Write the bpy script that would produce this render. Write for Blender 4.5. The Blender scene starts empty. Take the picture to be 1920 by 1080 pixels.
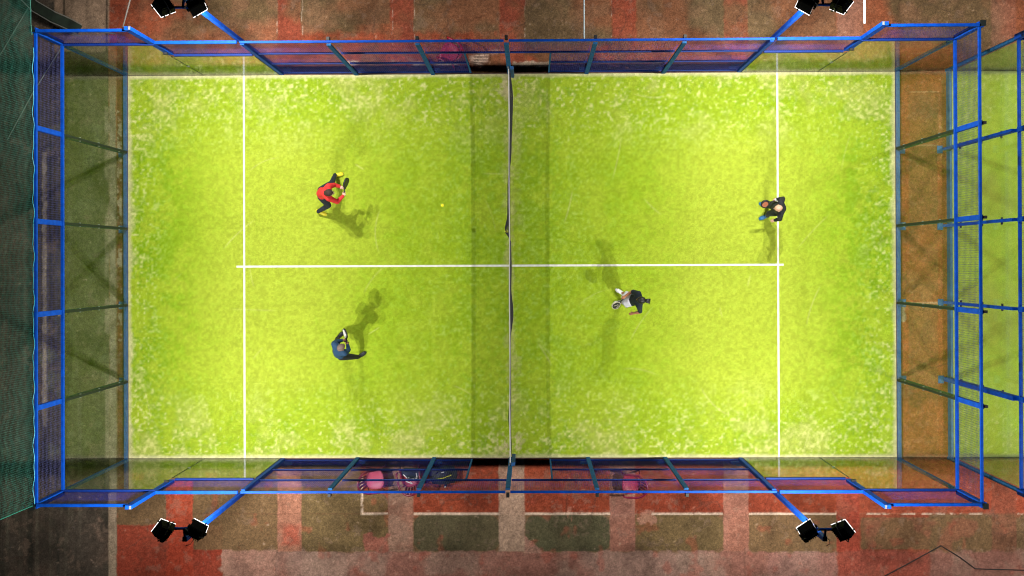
import bpy, bmesh, math, random
import numpy as np
from mathutils import Vector, Matrix, Euler
random.seed(7); RNG = np.random.default_rng(11)
sc = bpy.context.scene
COL = sc.collection

# ------------------------------------------------------------------ camera
CAM = Vector((0.52854, 0.06206, 21.7178)); ROT = (0.00337, 0.00969, -0.00367)
FPX = 1563.11; PX, PY = 960 + 19.766, 540 - 51.807      # focal length and principal point, in pixels of the photograph
cd = bpy.data.cameras.new('camera'); cam = bpy.data.objects.new('camera', cd); COL.objects.link(cam)
cam.location = CAM; cam.rotation_euler = ROT
cd.sensor_width = 36; cd.lens = FPX * 36 / 1920; cd.shift_x = -19.766 / 1920; cd.shift_y = -51.807 / 1920
cd.clip_start = 0.1; cd.clip_end = 400
sc.camera = cam
CR = Euler(ROT).to_matrix()
def at(px, py, z):
    """point of the place at height z that shows at a pixel of the photograph"""
    d = CR @ Vector(((px - PX) / FPX, -(py - PY) / FPX, -1))
    t = (z - CAM.z) / d.z
    return CAM + d * t

# ------------------------------------------------------------------ world, exposure
w = bpy.data.worlds.new("World"); sc.world = w; w.use_nodes = True
nt = w.node_tree; bg = nt.nodes['Background']
sky = nt.nodes.new('ShaderNodeTexSky'); sky.sky_type = 'NISHITA'; sky.sun_disc = False
sky.sun_elevation = math.radians(-5); sky.sun_rotation = math.radians(200)
nt.links.new(sky.outputs[0], bg.inputs[0]); bg.inputs[1].default_value = 0.05
sc.view_settings.view_transform = 'Standard'; sc.view_settings.look = 'None'
sc.view_settings.exposure = 0.0; sc.view_settings.gamma = 1; sc.view_settings.use_curve_mapping = False
sc.cycles.use_denoising = True; sc.cycles.filter_width = 1.1
sc.cycles.max_bounces = 8; sc.cycles.transparent_max_bounces = 24
sc.cycles.glossy_bounces = 4; sc.cycles.diffuse_bounces = 3
sc.cycles.caustics_reflective = False; sc.cycles.caustics_refractive = False
sc.cycles.sample_clamp_indirect = 4
LAMP_W = 1560.0      # each floodlight head
LENS_E = 3.0
GZ = -0.15           # level of the old court round the padel court

# ------------------------------------------------------------------ materials
def lin(c): return tuple(((v / 255) / 12.92 if v / 255 <= .04045 else ((v / 255 + .055) / 1.055) ** 2.4) for v in c)
MATS = {}
def mat(name, col, rough=.6, metal=0, noise=0, nscale=30, bump=0, spec=.5, emit=0):
    if name in MATS: return MATS[name]
    m = bpy.data.materials.new(name); m.use_nodes = True; t = m.node_tree; b = t.nodes['Principled BSDF']
    b.inputs['Base Color'].default_value = (*col, 1); b.inputs['Roughness'].default_value = rough
    b.inputs['Metallic'].default_value = metal; b.inputs['Specular IOR Level'].default_value = spec
    if emit:
        b.inputs['Emission Color'].default_value = (1, .96, .93, 1); b.inputs['Emission Strength'].default_value = emit
    tc = t.nodes.new('ShaderNodeTexCoord')
    n = t.nodes.new('ShaderNodeTexNoise'); n.inputs['Scale'].default_value = nscale; n.inputs['Detail'].default_value = 6
    t.links.new(tc.outputs['Object'], n.inputs['Vector'])
    if noise:
        mr = t.nodes.new('ShaderNodeMapRange'); mr.inputs[1].default_value = .3; mr.inputs[2].default_value = .7
        mr.inputs[3].default_value = 1 - noise; mr.inputs[4].default_value = 1 + noise
        mx = t.nodes.new('ShaderNodeMix'); mx.data_type = 'RGBA'; mx.blend_type = 'MULTIPLY'; mx.inputs[0].default_value = 1
        mx.inputs[6].default_value = (*col, 1)
        t.links.new(n.outputs[0], mr.inputs[0]); t.links.new(mr.outputs[0], mx.inputs[7]); t.links.new(mx.outputs[2], b.inputs['Base Color'])
    if bump:
        bp = t.nodes.new('ShaderNodeBump'); bp.inputs['Strength'].default_value = bump; bp.inputs['Distance'].default_value = .01
        t.links.new(n.outputs[0], bp.inputs['Height']); t.links.new(bp.outputs[0], b.inputs['Normal'])
    MATS[name] = m; return m

def paint_mat(name, grains, bump=.3, rough=.9, spec=.2):
    """colour attribute times fine grain; grains = [(scale, amount), ...]"""
    m = bpy.data.materials.new(name); m.use_nodes = True; t = m.node_tree; b = t.nodes['Principled BSDF']
    b.inputs['Roughness'].default_value = rough; b.inputs['Specular IOR Level'].default_value = spec
    a = t.nodes.new('ShaderNodeAttribute'); a.attribute_name = 'paint'
    tc = t.nodes.new('ShaderNodeTexCoord'); cur = a.outputs[0]; last = None
    for s, amt in grains:
        n = t.nodes.new('ShaderNodeTexNoise'); n.inputs['Scale'].default_value = s; n.inputs['Detail'].default_value = 3
        n.inputs['Roughness'].default_value = .7
        t.links.new(tc.outputs['Object'], n.inputs['Vector'])
        mr = t.nodes.new('ShaderNodeMapRange'); mr.inputs[1].default_value = .3; mr.inputs[2].default_value = .7; mr.clamp = True
        mr.inputs[3].default_value = 1 - amt; mr.inputs[4].default_value = 1 + amt
        mx = t.nodes.new('ShaderNodeMix'); mx.data_type = 'RGBA'; mx.blend_type = 'MULTIPLY'; mx.inputs[0].default_value = 1
        t.links.new(n.outputs[0], mr.inputs[0]); t.links.new(cur, mx.inputs[6]); t.links.new(mr.outputs[0], mx.inputs[7])
        cur = mx.outputs[2]; last = n
    t.links.new(cur, b.inputs['Base Color'])
    bp = t.nodes.new('ShaderNodeBump'); bp.inputs['Strength'].default_value = bump; bp.inputs['Distance'].default_value = .01
    t.links.new(last.outputs[0], bp.inputs['Height']); t.links.new(bp.outputs[0], b.inputs['Normal'])
    return m

def glass_mat():
    m = bpy.data.materials.new('tempered_glass'); m.use_nodes = True; t = m.node_tree; t.nodes.clear()
    out = t.nodes.new('ShaderNodeOutputMaterial'); mix = t.nodes.new('ShaderNodeMixShader')
    tr = t.nodes.new('ShaderNodeBsdfTransparent'); tr.inputs[0].default_value = (.93, .97, .95, 1)
    gl = t.nodes.new('ShaderNodeBsdfGlossy'); gl.inputs['Roughness'].default_value = .02; gl.inputs[0].default_value = (.95, 1, .97, 1)
    g = t.nodes.new('ShaderNodeNewGeometry'); d = t.nodes.new('ShaderNodeVectorMath'); d.operation = 'DOT_PRODUCT'
    t.links.new(g.outputs['Incoming'], d.inputs[0]); t.links.new(g.outputs['Normal'], d.inputs[1])
    ab = t.nodes.new('ShaderNodeMath'); ab.operation = 'ABSOLUTE'; t.links.new(d.outputs['Value'], ab.inputs[0])
    s = t.nodes.new('ShaderNodeMath'); s.operation = 'SUBTRACT'; s.inputs[0].default_value = 1; t.links.new(ab.outputs[0], s.inputs[1])
    p = t.nodes.new('ShaderNodeMath'); p.operation = 'POWER'; p.inputs[1].default_value = 5; t.links.new(s.outputs[0], p.inputs[0])
    f = t.nodes.new('ShaderNodeMath'); f.operation = 'MULTIPLY_ADD'; f.inputs[1].default_value = .66; f.inputs[2].default_value = .022
    t.links.new(p.outputs[0], f.inputs[0]); t.links.new(f.outputs[0], mix.inputs[0])
    t.links.new(tr.outputs[0], mix.inputs[1]); t.links.new(gl.outputs[0], mix.inputs[2]); t.links.new(mix.outputs[0], out.inputs[0])
    return m
GLASS = glass_mat()
BLUE = mat('blue_powder_coat', (.0, .050, .35), .6, 0, .22, 9, .08, .15)
BLUE_SHADED = mat('blue_coat_shaded', (.001, .020, .15), .6, 0, .2, 14, .05, .25)  # darker copy of the blue coat: shade on intermediate and lower rails set in colour
BLUE2 = mat('blue_coat_weathered', (.006, .065, .20), .55, 0, .25, 9, .1)
TEAL = mat('grey_teal_coat', (.014, .085, .22), .8, 0, .3, 18, .1, .15)
WIRE = mat('blue_wire', (.022, .026, .28), .5)
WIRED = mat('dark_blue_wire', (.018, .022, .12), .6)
SEAL = mat('dark_seal', (.003, .009, .008), .6)
DTEAL = mat('dark_teal_coat', (.008, .035, .045), .8, 0, .3, 18, .1, .15)
STEEL = mat('galvanised_steel', (.20, .21, .22), .5, .4, .2, 25)
BLACK = mat('black_plastic', (.012, .012, .013), .55, 0, .2, 20)
BLACKMET = mat('black_cast_housing', (.006, .006, .007), .75, 0, .2, 20, spec=.15)
LENS = mat('lit_lens', (.9, .9, .9), .3, emit=LENS_E)
LINEW = mat('white_line_turf', (.64, .65, .56), .95, 0, .16, 9, .3, 0)
WHITE = mat('white_paint', (.78, .8, .8), .5, 0, .06, 20)
CONC = mat('concrete_slab_side', (.12, .07, .05), .9, 0, .3, 9, .3)

# ------------------------------------------------------------------ mesh helpers
class MB:
    def __init__(s): s.v = []; s.f = []; s.m = []
    def add(s, vs, fs, mi=0):
        o = len(s.v); s.v += [tuple(v) for v in vs]; s.f += [tuple(i + o for i in f) for f in fs]; s.m += [mi] * len(fs)
    def box(s, x0, x1, y0, y1, z0, z1, mi=0):
        if x0 > x1: x0, x1 = x1, x0
        if y0 > y1: y0, y1 = y1, y0
        vs = [(x0,y0,z0),(x1,y0,z0),(x1,y1,z0),(x0,y1,z0),(x0,y0,z1),(x1,y0,z1),(x1,y1,z1),(x0,y1,z1)]
        s.add(vs, [(0,3,2,1),(4,5,6,7),(0,1,5,4),(1,2,6,5),(2,3,7,6),(3,0,4,7)], mi)
    def tube(s, pts, r, n=6, mi=0, up=None, r2=None, caps=True):
        """sweep along a polyline; r may be a list; r2 = second half-axis"""
        pts = [Vector(p) for p in pts]; k = len(pts)
        rr = r if isinstance(r, (list, tuple)) else [r] * k
        vs = []
        for i, p in enumerate(pts):
            d = (pts[min(i+1, k-1)] - pts[max(i-1, 0)]).normalized()
            u = Vector(up) if up else (Vector((0,0,1)) if abs(d.z) < .95 else Vector((0,1,0)))
            a = d.cross(u).normalized(); b = a.cross(d).normalized()
            q = (r2[i] if isinstance(r2, (list, tuple)) else r2) if r2 else rr[i]
            off = math.pi / 4 if n == 4 else 0
            for j in range(n):
                t = 2 * math.pi * j / n + off
                vs.append(p + a * math.cos(t) * rr[i] + b * math.sin(t) * q)
        fs = [(i*n+j, i*n+(j+1) % n, (i+1)*n+(j+1) % n, (i+1)*n+j) for i in range(k-1) for j in range(n)]
        if caps: fs += [tuple(range(n))[::-1], tuple((k-1)*n+j for j in range(n))]
        s.add(vs, fs, mi)
    def bar(s, p0, p1, wdt, dep=None, mi=0, up=None):
        h = math.sqrt(2) / 2
        s.tube([p0, p1], wdt * h, 4, mi, up, (dep if dep else wdt) * h)
    def sphere(s, c, r, n=12, m=8, mi=0, sc3=(1,1,1)):
        vs = [(c[0], c[1], c[2] - r*sc3[2])]
        for i in range(1, m):
            t = math.pi * i / m
            for j in range(n):
                a = 2*math.pi*j/n
                vs.append((c[0]+r*sc3[0]*math.sin(t)*math.cos(a), c[1]+r*sc3[1]*math.sin(t)*math.sin(a), c[2]-r*sc3[2]*math.cos(t)))
        vs.append((c[0], c[1], c[2] + r*sc3[2])); L = len(vs)-1
        fs = [(0, 1+(j+1) % n, 1+j) for j in range(n)]
        for i in range(m-2):
            for j in range(n):
                a = 1+i*n+j; b = 1+i*n+(j+1) % n
                fs.append((a, b, b+n, a+n))
        fs += [(L, 1+(m-2)*n+j, 1+(m-2)*n+(j+1) % n) for j in range(n)]
        s.add(vs, fs, mi)
    def build(s, name, mats, parent=None, smooth=False, bevel=0, at_world=None):
        me = bpy.data.meshes.new(name); me.from_pydata(s.v, [], s.f)
        for m in (mats if isinstance(mats, (list, tuple)) else [mats]): me.materials.append(m)
        if any(s.m): me.polygons.foreach_set('material_index', s.m)
        if smooth: me.polygons.foreach_set('use_smooth', [True]*len(s.f))
        me.update()
        o = bpy.data.objects.new(name, me); COL.objects.link(o)
        if parent is not None: o.parent = parent
        if bevel:
            b = o.modifiers.new('bevel', 'BEVEL'); b.width = bevel; b.segments = 2; b.limit_method = 'ANGLE'
        return o
def tag(o, label=None, cat=None, group=None, kind=None):
    if label: o['label'] = label
    if cat: o['category'] = cat
    if group: o['group'] = group
    if kind: o['kind'] = kind
    return o
def empty(name, loc, label, cat, group=None, rz=0):
    o = bpy.data.objects.new(name, None); COL.objects.link(o); o.location = loc; o.rotation_euler = (0, 0, rz)
    return tag(o, label, cat, group)
def local(root, *ps): return [Vector(p) - root.location for p in ps]

# ------------------------------------------------------------------ value noise
def vnoise(x, y, scale, seed, octs=3, gain=.5):
    out = np.zeros_like(x); amp = 1; tot = 0
    for k in range(octs):
        r = np.random.default_rng(seed * 31 + k); T = r.random((257, 257))
        u = x / scale + 500.3 * (k + 1); v = y / scale + 700.7 * (k + 1)
        iu = np.floor(u).astype(int); iv = np.floor(v).astype(int); fu = u - iu; fv = v - iv
        fu = fu*fu*(3-2*fu); fv = fv*fv*(3-2*fv)
        a = T[iu % 256, iv % 256]; b = T[(iu+1) % 256, iv % 256]; c = T[iu % 256, (iv+1) % 256]; d = T[(iu+1) % 256, (iv+1) % 256]
        out += amp * ((a*(1-fu)+b*fu)*(1-fv) + (c*(1-fu)+d*fu)*fv); tot += amp; amp *= gain; scale /= 2
    return out / tot
def sstep(x, a, b):
    t = np.clip((x - a) / (b - a), 0, 1); return t*t*(3-2*t)
def blend(C, m, col):
    return C * (1 - m[..., None]) + np.array(col) * m[..., None]
def grid_sheet(name, x0, x1, y0, y1, step, z, colfn, material, hole=None, relief=None):
    nx = int(round((x1-x0)/step)) + 1; ny = int(round((y1-y0)/step)) + 1
    X, Y = np.meshgrid(np.linspace(x0, x1, nx), np.linspace(y0, y1, ny), indexing='ij')
    C = colfn(X, Y)
    Z = np.full_like(X, z) + (relief(X, Y) if relief else 0)
    idx = np.arange(nx*ny).reshape(nx, ny)
    q = np.stack([idx[:-1,:-1], idx[1:,:-1], idx[1:,1:], idx[:-1,1:]], -1).reshape(-1, 4)
    if hole:
        cx = (X[:-1,:-1]+X[1:,1:]).reshape(-1)/2; cy = (Y[:-1,:-1]+Y[1:,1:]).reshape(-1)/2
        keep = np.ones(len(q), bool)
        for h in hole: keep &= ~((cx > h[0]) & (cx < h[1]) & (cy > h[2]) & (cy < h[3]))
        q = q[keep]
        used = np.unique(q); mp = np.full(nx*ny, -1); mp[used] = np.arange(len(used)); q = mp[q]
    else: used = np.arange(nx*ny)
    co = np.stack([X.reshape(-1)[used], Y.reshape(-1)[used], Z.reshape(-1)[used]], 1)
    me = bpy.data.meshes.new(name); me.vertices.add(len(co)); me.vertices.foreach_set('co', co.astype(np.float32).ravel())
    me.loops.add(len(q)*4); me.loops.foreach_set('vertex_index', q.astype(np.int32).ravel())
    me.polygons.add(len(q)); me.polygons.foreach_set('loop_start', np.arange(0, len(q)*4, 4, dtype=np.int32))
    me.update(calc_edges=True)
    a = me.color_attributes.new('paint', 'FLOAT_COLOR', 'POINT')
    cc = np.concatenate([np.clip(C.reshape(-1, 3)[used], 0, 1), np.ones((len(used), 1))], 1)
    a.data.foreach_set('color', cc.astype(np.float32).ravel())
    me.materials.append(material)
    o = bpy.data.objects.new(name, me); COL.objects.link(o); return o

# ------------------------------------------------------------------ ground paint
def ground_paint(X, Y):
    n1 = vnoise(X, Y, 1.6, 1, 4); n2 = vnoise(X, Y, .5, 2, 4); n3 = vnoise(X, Y, .12, 3, 3); n4 = vnoise(X, Y, 3.1, 4, 3)
    ex = (vnoise(X, Y, .16, 5, 3) - .5) * .09; ey = (vnoise(X, Y, .16, 6, 3) - .5) * .09
    RED = (.235, .062, .036); RED2 = (.175, .044, .027); OLIVE = (.125, .088, .050); GREEN = (.070, .066, .038)
    PINK = (.27, .165, .135); GREY = (.24, .18, .15); ASPH = (.058, .050, .042); PALE = (.21, .185, .14); LINE = (.52, .45, .38)
    def rect(px0, py0, px1, py1, soft=.012, jit=1.0, round_=0):
        a = at(px0, py0, GZ); b = at(px1, py1, GZ); xa, xb = sorted((a.x, b.x)); ya, yb = sorted((a.y, b.y))
        x = X + ex * jit; y = Y + ey * jit
        cx, cy = (xa+xb)/2, (ya+yb)/2
        dx = np.abs(x-cx) - (xb-xa)/2 + round_; dy = np.abs(y-cy) - (yb-ya)/2 + round_
        d = np.hypot(np.maximum(dx, 0), np.maximum(dy, 0)) + np.minimum(np.maximum(dx, dy), 0) - round_
        return 1 - sstep(d, -soft, soft)
    C = np.zeros(X.shape + (3,)) + np.array(OLIVE)
    top = Y > 0
    # north side: mottled red and olive
    C = blend(C, top * sstep(n1, .42, .60) * .75, (.26, .085, .048))
    C = blend(C, top * sstep(n2, .50, .72) * .45, (.23, .13, .085))
    C = blend(C, top * sstep(n4, .5, .7) * .35, GREEN)
    for a, b, t in ((565, 730, 45), (775, 935, 70), (985, 1145, 75), (1193, 1356, 76), (1403, 1568, 78)):
        m = rect(a, -60, b, t, .02, 1.2, .05)
        C = blend(C, m * (.15 + .45 * n1), (.125, .095, .058))
    # under the mesh on the north side
    C = blend(C, rect(536, 62, 935, 131, .10, 2) * (.35 + .5 * sstep(n2, .4, .6)), RED)
    C = blend(C, rect(985, 84, 1400, 131, .10, 2) * (.3 + .5 * sstep(n2, .4, .6)), RED)
    for a, b in ((520, 564), (731, 776), (937, 984), (1147, 1192), (1357, 1402)):
        C = blend(C, rect(a, -80, b, 132, .02, .8) * (.25 + .65 * sstep(n1*.5+n2*.5, .35, .6)), (.235, .066, .044))
    C = blend(C, rect(200, -80, 240, 132, .02, .5) * .85, RED2)
    C = blend(C, rect(240, -80, 262, 132, .05, 1) * .5, RED2)
    C = blend(C, rect(262, 10, 370, 70, .3, 3) * sstep(n1, .3, .6) * .55, RED)
    C = blend(C, rect(1569, -80, 1618, 80, .03, .6) * .6, PINK)
    C = blend(C, rect(1610, 30, 1780, 130, .3, 3) * sstep(n1, .35, .6) * .4, (.26, .10, .055))
    C = blend(C, rect(1858, -80, 1906, 90, .03, .6) * .35, (.22, .11, .09))
    for xx in (518, 566, 735, 776, 983, 1146):
        C = blend(C, rect(xx, -60, xx+1.6, 84, .008, .7) * sstep(n3, .42, .6) * .5, LINE)
    # white scuffs close to the north side of the slab
    C = blend(C, rect(500, 117, 945, 128, .04, 2.5) * sstep(n2, .52, .66) * .75, (.50, .46, .42))
    C = blend(C, rect(880, 100, 950, 130, .08, 2.5) * sstep(n2, .42, .6) * .8, (.50, .42, .36))
    C = blend(C, rect(962, 116, 1032, 126, .03, 1.5) * .8, (.55, .49, .40))
    C = blend(C, rect(1030, 116, 1400, 125, .04, 2.5) * sstep(n2, .55, .68) * .6, (.48, .40, .38))
    # south side
    bot = Y < 0
    C = blend(C, bot * 1.0, (.135, .092, .055))
    C = blend(C, rect(676, 855, 1575, 963, .01, .3) * (1.0), RED2)
    C = blend(C, rect(676, 855, 1575, 963, .01, .3) * sstep(n1, .38, .62) * .8, RED)
    C = blend(C, rect(1575, 855, 2100, 963, .05, .6) * (.7 + .3 * n2), (.26, .062, .04))
    C = blend(C, rect(362, 855, 521, 1030, .02, .8) * (.8), OLIVE)
    C = blend(C, rect(362, 1030, 680, 1200, .02, 1) * .0, PINK)
    C = blend(C, rect(218, 855, 312, 985, .03, .8) * .8, (.115, .078, .044))
    C = blend(C, rect(218, 985, 416, 1200, .03, 1.4) * (.75 + .25*n2), (.21, .040, .028))
    C = blend(C, rect(311, 900, 362, 1200, .015, .5) * .85, (.28, .055, .035))
    # weathered apron along the bottom
    ap = rect(416, 1034, 2100, 1300, .05, 2.5)
    C = blend(C, ap, (.22, .150, .128))
    C = blend(C, ap * sstep(n1, .40, .62) * .55, (.20, .075, .058))
    C = blend(C, ap * sstep(vnoise(X, Y, .8, 9, 4), .52, .66) * .6, GREY)
    C = blend(C, rect(416, 1030, 518, 1200, .03, 1.5) * .8, PINK)
    C = blend(C, rect(565, 1034, 650, 1200, .03, 1.5) * .6, (.25, .18, .15))
    C = blend(C, rect(1440, 1036, 1570, 1200, .04, 1.5) * .55, (.25, .14, .125))
    C = blend(C, rect(1570, 963, 1745, 1200, .03, 1.2) * (.5+.3*n2), (.24, .050, .034))
    C = blend(C, rect(1745, 1050, 2100, 1200, .2, 2) * .6, (.18, .10, .085))
    for a, b, c, d, k in ((362, 925, 521, 1031, 0), (565, 925, 728, 1034, 1), (776, 966, 936, 1033, 2), (985, 966, 1144, 1034, 3), (1192, 966, 1356, 1032, 1), (1405, 966, 1568, 1034, 0), (1614, 970, 1860, 1030, 0)):
        cc = ((.130, .088, .050), (.120, .092, .048), (.068, .066, .040), (.066, .070, .042))[k]
        m = rect(a, c if False else b, c, d, .012, .35, .28 if k else .1)
        m = rect(a, b, c, d, .012, .35, .26 if k else .06)
        C = blend(C, m * (.82 + .18 * n2), cc)
    C = blend(C, rect(1614, 970, 1860, 1030, .05, 2) * sstep(n2, .45, .6) * .5, (.22, .09, .065))
    # chipped corner of the patch east of the net
    a0 = at(985, 1003, GZ); b0 = at(1018, 1036, GZ)
    tri = sstep((a0.x - X) * (b0.y - a0.y) + (Y - a0.y) * (b0.x - a0.x) + 0*X, 1, -1)
    t2 = ((X - a0.x) / (b0.x - a0.x) + (a0.y - Y) / (a0.y - b0.y)*-1 + 0)
    corner = (((a0.y - (Y + ey)) / (a0.y - b0.y)) - ((X + ex - a0.x) / (b0.x - a0.x)) > 0) & (X > a0.x - .02) & (X < b0.x + .05) & (Y < a0.y) & (Y > b0.y - .03)
    C = blend(C, corner * .9, PINK)
    C = blend(C, bot * sstep(vnoise(X, Y, .35, 14, 3), .66, .78) * .35, (.26, .07, .05))
    for a, b, k, cc in ((520, 565, .9, (.29, .15, .11)), (728, 775, .95, (.25, .165, .13)), (935, 984, .95, (.31, .235, .185)), (1143, 1191, .9, (.26, .145, .12)), (1356, 1404, .9, (.28, .145, .115)), (1568, 1612, .75, (.25, .055, .04)), (1859, 1906, .5, (.17, .07, .05))):
        C = blend(C, rect(a, 850, b, 1034, .012, .35) * k, cc)
        C = blend(C, rect(a, 850, b, 1034, .012, .35) * sstep(n2, .5, .7) * .45, (.20, .09, .065))
    C = blend(C, rect(530, 985, 560, 1020, .1, 2) * .6, (.30, .07, .05))
    C = blend(C, rect(683, 1003, 732, 1036, .03, 2.5) * .85, (.27, .11, .09))
    C = blend(C, rect(1195, 955, 1228, 985, .02, 3) * sstep(n3, .35, .5) * .7, (.33, .19, .15))
    C = blend(C, rect(1063, 950, 1073, 975, .02, 2) * sstep(n3, .4, .5) * .6, (.33, .17, .13))
    for a, b, k in ((680, 728, 1), (776, 936, 1), (984, 1144, 1), (1222, 1355, 1), (1404, 1568, 1), (1612, 1860, .55), (1908, 2000, .5)):
        wear = np.where(k == 1, sstep(n3, .12, .25), sstep(n3, .42, .52))
        C = blend(C, rect(a, 961.2, b, 965, .008, .1) * wear * (.95 if k == 1 else .75), LINE)
        C = blend(C, rect(a, 961.2, b, 962.6, .006, .1) * .35, (.30, .14, .10))
    C = blend(C, rect(676.5, 893, 681.5, 965, .008, .12) * sstep(n3, .2, .4), (.50, .42, .34))
    for yy in (963,): C = blend(C, rect(362, yy, 676, yy+1, .008, .4) * .45, (.10, .045, .03))
    C = blend(C, rect(985, 924, 1575, 926, .01, .1) * 0, RED)
    C = blend(C, rect(935, 893, 1032, 918, .1, 1) * .3, (.30, .12, .08))
    # west: asphalt, drain strip and pale edging
    west = 1 - sstep(X, at(203, 500, GZ).x - .0, at(205, 500, GZ).x)
    C = blend(C, west, ASPH)
    C = blend(C, west * sstep(n1, .42, .62) * .6, (.085, .062, .050))
    C = blend(C, west * sstep(n2, .55, .72) * .5, (.035, .036, .028))
    midw = west * (1 - sstep(np.abs(Y), 4.9, 5.1))
    C = blend(C, midw * sstep(X, -11.9, -11.6) * .8, (.088, .092, .052))
    C = blend(C, midw * sstep(n2, .6, .75) * .4, (.14, .15, .10))
    streak = vnoise(X, Y * .04, .13, 21, 3)
    C = blend(C, west * (X < -11.3) * sstep(streak, .55, .75) * (.1 + .5*n2), (.12, .115, .09))
    C = blend(C, west * (X < -11.3) * sstep(1-streak, .58, .75) * .6, (.022, .024, .020))
    C = blend(C, rect(79, 285, 88, 800, .02, .8) * (.45 + .5 * sstep(n2, .35, .6)) * .9, (.30, .26, .22))
    C = blend(C, rect(50, 150, 62, 1080, .06, 1) * .7, (.02, .022, .018))
    C = blend(C, rect(100, 360, 117, 700, .06, 2) * sstep(n2, .4, .6) * .6, (.03, .03, .03))
    C = blend(C, rect(101, -60, 205, 96, .03, 1) * (.6 + .5 * n2), (.24, .18, .135))
    C = blend(C, rect(118, -60, 122, 60, .02, .6) * .8, (.02, .02, .015))
    C = blend(C, rect(160, -60, 166, 40, .05, 1) * .5, (.05, .04, .03))
    C = blend(C, rect(198.5, -80, 202, 96, .015, .2) * .9, (.012, .010, .008))
    C = blend(C, rect(150, 945, 185, 1000, .08, 4) * sstep(n2, .45, .6) * .7, (.17, .125, .10))
    ed = rect(204.5, 96, 219, 1200, .015, .5) * (1 - sstep(Y, 4.0, 5.6) * .9)
    C = blend(C, ed, PALE); C = blend(C, ed * sstep(n2, .5, .7) * .5, (.15, .13, .10))
    C = blend(C, rect(203, 925, 218, 1200, .01, .3), (.24, .20, .155))
    blob = rect(196, 200, 206, 860, .02, 0) * sstep(vnoise(X, Y, .9, 33, 2), .45, .62)
    C = blend(C, blob * .8, PALE)
    C = blend(C, rect(219, 60, 236, 862, .01, .3), (.105, .042, .026))
    C = blend(C, rect(219, 200, 229, 640, .01, .3) * sstep(vnoise(X, Y, .14, 40, 3), .55, .68) * .85, (.27, .23, .18))
    # gap between the two courts: rust-red with an olive painted box
    gap = rect(1684, 90, 1795, 900, .01, .2)
    C = blend(C, gap, (.235, .074, .038))
    C = blend(C, gap * sstep(n2, .5, .7) * .4, (.26, .12, .07))
    for a, b in ((175, 268), (274, 562), (568, 730), (735, 858)):
        m = rect(1704, a, 1759, b, .02, .5)
        C = blend(C, m * (.15 + .35 * sstep(n1, .35, .6)), (.16, .10, .052))
    for a, b, c, d in ((1704, 271, 1759, 274), (1705, 566, 1759, 569), (1759, 280, 1760.5, 420), (1704, 172, 1760, 173.5), (1760, 175, 1761.5, 260)):
        C = blend(C, rect(a, b, c, d, .008, .2) * .7 * (.4 + .6*n3), (.42, .30, .20))
    C = blend(C, rect(1684, 573, 1697, 605, .02, 1.5) * .7, (.30, .26, .19))
    # dust and dark stains everywhere
    n7 = vnoise(X, Y, .05, 51, 1); n8 = vnoise(X, Y, .25, 52, 4, .7)
    C = C * (1 - .30 * sstep(vnoise(X, Y, .7, 50, 3), .45, .75))[..., None] * (.66 + .26 * n3 + .46 * n7)[..., None]
    C = blend(C, sstep(n8, .62, .72) * .28 * (1 - gap), (.20, .15, .12)); C = blend(C, sstep(1 - n8, .62, .74) * .18, (.06, .045, .032))
    C = blend(C, sstep(n7*.7 + n3*.3, .80, .92) * .5, (.38, .30, .24))
    cy = np.abs((Y + .02*np.sin(X*3) + 7.02)); C = blend(C, (1 - sstep(np.abs(vnoise(X, Y, 2.4, 55, 4) - .5), .001, .006)) * .35, (.05, .035, .028))
    C = C * (1 - .12 * sstep(Y, 0, 1) * (1 - sstep(Y, 30, 31)))[..., None]; L = C.mean(-1, keepdims=True); C = np.clip(L + (C - L)*1.12, .004, 1); return C * np.array((1.20, 1.08, .99))
GM = paint_mat('old_court_paint', [(28, .28), (64, .46)], .45, .95, .15)
grd = grid_sheet('ground', -15.2, 15.5, -9.2, 8.6, .025, GZ, ground_paint, GM, hole=[(-9.9, 9.9, -4.9, 4.9), (11.7, 15.4, -4.9, 4.9)])
tag(grd, 'old sports court surface of faded red and olive paint round the padel court', kind='structure')
mb = MB(); mb.box(-70, 70, -60, 60, GZ - .30, GZ - .006)
tag(mb.build('outer_ground', mat('outer_asphalt', (.045, .038, .032), .95, 0, .3, 3, .3)), 'dark asphalt further out', kind='structure')

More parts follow.
